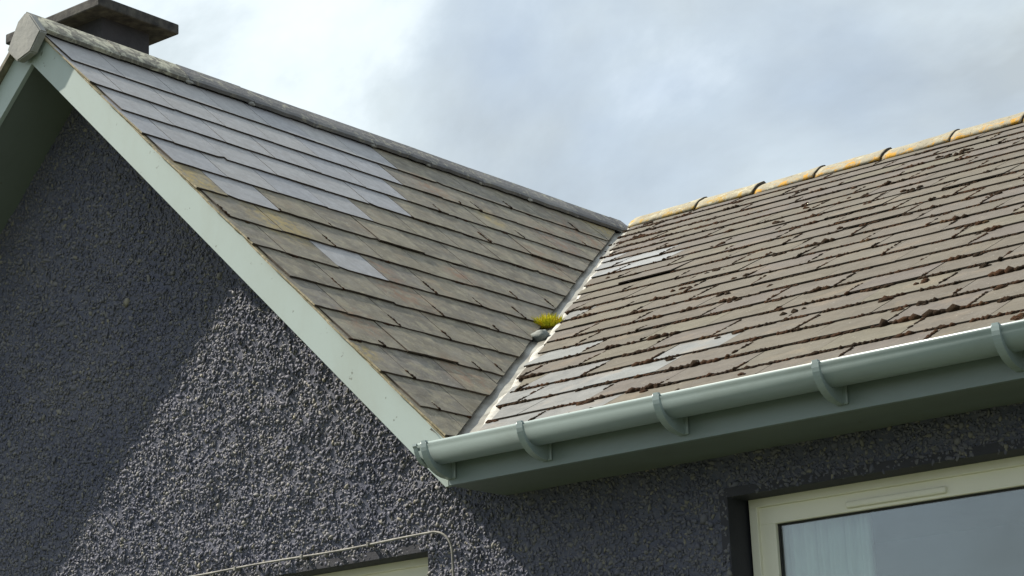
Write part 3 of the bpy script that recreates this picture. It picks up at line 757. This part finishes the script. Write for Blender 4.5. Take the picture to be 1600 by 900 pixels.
# ------------------------------------------------------------------ loose things on the house
def ico_template(sub):
    bm = bmesh.new(); bmesh.ops.create_icosphere(bm, subdivisions=sub, radius=1.0)
    v = np.array([q.co[:] for q in bm.verts]); f = np.array([[x.index for x in q.verts] for q in bm.faces]); bm.free(); return v, f
IV, IF = ico_template(1)
def blobs(name, items, mat):
    """items: (centre, axis a, axis b, normal, ra, rb, rn)"""
    V, F = [], []
    for i, (c, a, b, n, ra, rb, rn) in enumerate(items):
        w = IV * (1 + rng.normal(scale=0.13, size=(len(IV), 1)))
        V.append(np.array(c)[None] + w[:, :1] * (np.array(a) * ra)[None] + w[:, 1:2] * (np.array(b) * rb)[None] + w[:, 2:3] * (np.array(n) * rn)[None])
        F.append(IF + i * len(IV))
    V = np.concatenate(V); F = np.concatenate(F)
    me = bpy.data.meshes.new(name); me.vertices.add(len(V)); me.vertices.foreach_set('co', V.ravel())
    me.loops.add(F.size); me.loops.foreach_set('vertex_index', F.ravel().astype(np.int32))
    me.polygons.add(len(F)); me.polygons.foreach_set('loop_start', np.arange(0, F.size, 3, dtype=np.int32))
    me.polygons.foreach_set('use_smooth', np.ones(len(F), dtype=bool))
    me.update(calc_edges=True); me.materials.append(M[mat])
    o = bpy.data.objects.new(name, me); C.objects.link(o); return o
main_items, gable_items = [], []
nm = (0, -SM, CM); upm = (0, CM, SM); ng = (ST, 0, CT); dng = (CT, 0, -ST)
for kind, c0, c1, tail, k in moss_src:
    if kind == 'm':
        low = max(0.15, 1 - k / 9)
        hbase = A0 - KS * GAUGE
        # creeping line under the tail
        p = 0.6 + 0.35 * low
        x = c0
        while x < c1:
            den = noise.noise((x * 2.2, tail * 2.5, 4)) + 0.25 + 0.35 * low
            if random.random() < p and den > 0:
                run = random.uniform(.02, .12) * (1 + low)
                big = random.random() < 0.10 + 0.10 * low
                xx = x
                while xx < min(x + run, c1 + .01):
                    sz = random.uniform(.0045, .0085) * (1 + .35 * low) * (1.6 if big else 1)
                    main_items.append((MP(xx, tail - sz * .5 + random.gauss(0, .002), hbase + sz * .35), (1, 0, 0), upm, nm, sz * random.uniform(1.1, 2.0), sz * random.uniform(.9, 1.4), sz * random.uniform(.75, 1.15)))
                    xx += sz * random.uniform(1.2, 2.4)
                x += run
            x += random.uniform(.01, .09)
        # joints between the slates
        if random.random() < 0.78:
            L = random.uniform(.04, GAUGE); s0 = tail + (0 if random.random() < .6 else random.uniform(0, GAUGE - L)); s = s0
            drift = random.gauss(0, .06)
            while s < min(s0 + L, tail + GAUGE - .005):
                sz = random.uniform(.0035, .0095)
                main_items.append((MP(c0 + drift * (s - s0) + random.gauss(0, .0015), s, A0 - KS * (s - tail) + sz * .15), (1, 0, 0), upm, nm, sz * random.uniform(.8, 1.3), sz * random.uniform(1.2, 2.2), sz * random.uniform(.5, .9)))
                s += sz * random.uniform(1.2, 2.6) + (random.uniform(.01, .03) if random.random() < .12 else 0)
        # cushions
        if random.random() < 0.55:
            x = random.uniform(c0, c1); s = tail + random.choice([random.uniform(0, GAUGE), random.uniform(GAUGE - .05, GAUGE)])
            for q in range(random.randint(2, 7)):
                sz = random.uniform(.007, .015)
                main_items.append((MP(x + random.gauss(0, .022), s + random.gauss(0, .01), A0 - KS * (s - tail) + sz * .1), (1, 0, 0), upm, nm, sz * 1.4, sz * 1.1, sz * random.uniform(.7, 1.0)))
    else:
        hbase = A0 - KS * GAUGE
        if random.random() < 0.45:
            y = c0 if random.random() < .6 else random.uniform(c0, c1)
            L = random.uniform(.01, .12); s = 0
            while s < L:
                sz = random.uniform(.003, .008)
                gable_items.append((G(tail - s, y + random.gauss(0, .003), A0 - KS * s + sz * .2), (0, 1, 0), dng, ng, sz, sz * 1.7, sz * .7))
                s += sz * random.uniform(1, 3)
        if random.random() < 0.42:
            y = random.uniform(c0, c1)
            for q in range(random.randint(2, 8)):
                sz = random.uniform(.003, .009)
                gable_items.append((G(tail + sz * .3, y + random.gauss(0, .03), hbase + sz * .4), (0, 1, 0), dng, ng, sz * 1.8, sz, sz * .8))
# keep the moss out of the valley
def ok_main(it):
    p = it[0]; return p.x > W - p.y * TP / TT + 0.11 and p.z < E + H - .03
main_items = [i for i in main_items if ok_main(i)]
gable_items = [i for i in gable_items if i[0].y < (W - i[0].x) * TT / TP - .02 and i[0].y > YV - .02]
# rusty bank of moss near the head of the valley
for q in range(520):
    s = random.uniform(3.75, 4.85); x = W - s * CM * TP / TT + .1 + abs(random.gauss(0, .28))
    kk = round((s - .149) / GAUGE); s = .149 + GAUGE * kk + random.gauss(0, .012)
    sz = random.uniform(.004, .010)
    main_items.append((MP(x, s, A0 - .004), (1, 0, 0), upm, nm, sz * 2.0, sz, sz * .8))
o = blobs('roof_moss', main_items, 'moss'); tag(o, 'dry brown moss cushions in the joints of the right hand roof', 'moss', kind='stuff')
o = blobs('gable_moss', gable_items, 'moss'); tag(o, 'sparse dark moss specks on the steep gable slope', 'moss', kind='stuff')

# bright moss tuft in the valley
tc0 = VAL(2.05, 0.0, 0.0)
# foot point measured on the gable slope
tp0 = Vector((1.465, 1.83, E + 0.925))
bm = bmesh.new()
for i in range(520):
    a = random.uniform(0, 2 * math.pi); rr = math.sqrt(random.random())
    off = r * (math.cos(a) * rr * .07) + Vector((0.4, -.9, 0)) * (math.sin(a) * rr * .045)
    hgt = .066 * (1 - rr * rr * .75) * random.uniform(.6, 1.15) + .008
    base_ = tp0 + off + Vector((0, 0, -.012))
    lean = Vector((off.x, off.y, 0)) * random.uniform(.2, .9) + Vector((random.gauss(0, .008), random.gauss(0, .008), 0))
    tip = base_ + Vector((0, 0, hgt)) + lean
    w_ = random.uniform(.0018, .0035)
    d1 = Vector((random.gauss(0, 1), random.gauss(0, 1), 0)).normalized() * w_; d2 = Vector((-d1.y, d1.x, 0))
    vs_ = [bm.verts.new(base_ + d1), bm.verts.new(base_ - d1 * .6 + d2), bm.verts.new(base_ - d1 * .6 - d2)]
    mid = [bm.verts.new(v.co * .45 + tip * .55 + (v.co - base_) * .35) for v in vs_]
    t_ = bm.verts.new(tip)
    for j in range(3):
        bm.faces.new((vs_[j], vs_[(j + 1) % 3], mid[(j + 1) % 3], mid[j])); bm.faces.new((mid[j], mid[(j + 1) % 3], t_))
o = bm_obj('moss_tuft', bm, 'tuft'); tag(o, 'bright yellow green moss tuft growing in the roof valley', 'moss')
# stone lying just below it
bm = bmesh.new(); g = bmesh.ops.create_icosphere(bm, subdivisions=3, radius=1.0)
sc = Vector((1.600, 1.575, E + 0.800))
for v in bm.verts:
    d = v.co.normalized(); k_ = 1 + .22 * noise.noise(d * 1.7) + .08 * noise.noise(d * 5)
    v.co = sc + Vector((d.x * .052, d.y * .034, d.z * .030)) * k_
o = bm_obj('stone', bm, 'stone', None, True); tag(o, 'grey stone lump lying in the valley below the moss tuft', 'stone')

# cable over the gable window
def tube(path, rad, seg=8):
    vv, vf = [], []
    for i, p in enumerate(path):
        p = Vector(p); a = Vector(path[max(i - 1, 0)]); b = Vector(path[min(i + 1, len(path) - 1)])
        t = (b - a).normalized(); n1_ = Vector((0, 1, 0)); n2_ = t.cross(n1_).normalized()
        for j in range(seg):
            an = 2 * math.pi * j / seg; vv.append(p + (n1_ * math.cos(an) + n2_ * math.sin(an)) * rad)
    for i in range(len(path) - 1):
        for j in range(seg): vf.append((i * seg + j, i * seg + (j + 1) % seg, (i + 1) * seg + (j + 1) % seg, (i + 1) * seg + j))
    return vv, vf
yc = YW - .030
pts = []
for i in range(60):
    x = -1.2 + (2.06 + 1.2) * i / 59
    pts.append((x, yc + .002 * math.sin(x * 9), E - .291 + .010 * max(0, (x - 1.2)) + .0025 * math.sin(x * 7)))
for i in range(1, 9):
    a = math.pi / 2 * i / 8; pts.append((2.06 + .085 * math.sin(a), yc, E - .2825 - .085 * (1 - math.cos(a))))
for i in range(1, 12): pts.append((2.145 + .004 * math.sin(i), yc, E - .3675 - .1 * i))
vv, vf = tube(pts, .0046)
cable = mesh_obj('cable', vv, vf, 'cable', None, True); tag(cable, 'thin pale cable clipped above the gable window and bent down', 'cable')
for x in (-.3, .35, .98, 1.36, 1.72):
    o = box('cable_clip', x - .006, x + .006, yc - .008, yc + .026, E - .300 + .010 * max(0, x - 1.2), E - .283 + .010 * max(0, x - 1.2), 'cable', None, .002)
    o.parent = cable

# curtain hanging inside the window
vv, vf = [], []
n = 60
for i in range(n + 1):
    x = 3.39 + .40 * i / n; y = YF + .085 + .012 * math.sin(i * .75) + .006 * math.sin(i * 1.9)
    vv += [(x, y, E - .34), (x, y + .004 * math.sin(i * .5), E - 1.62)]
for i in range(n): vf.append((2 * i, 2 * i + 1, 2 * i + 3, 2 * i + 2))
o = mesh_obj('curtain', vv, vf, 'curtain', None, True)
sol = o.modifiers.new('thickness', 'SOLIDIFY'); sol.thickness = .002
tag(o, 'pale curtain drawn aside behind the window glass', 'curtain')
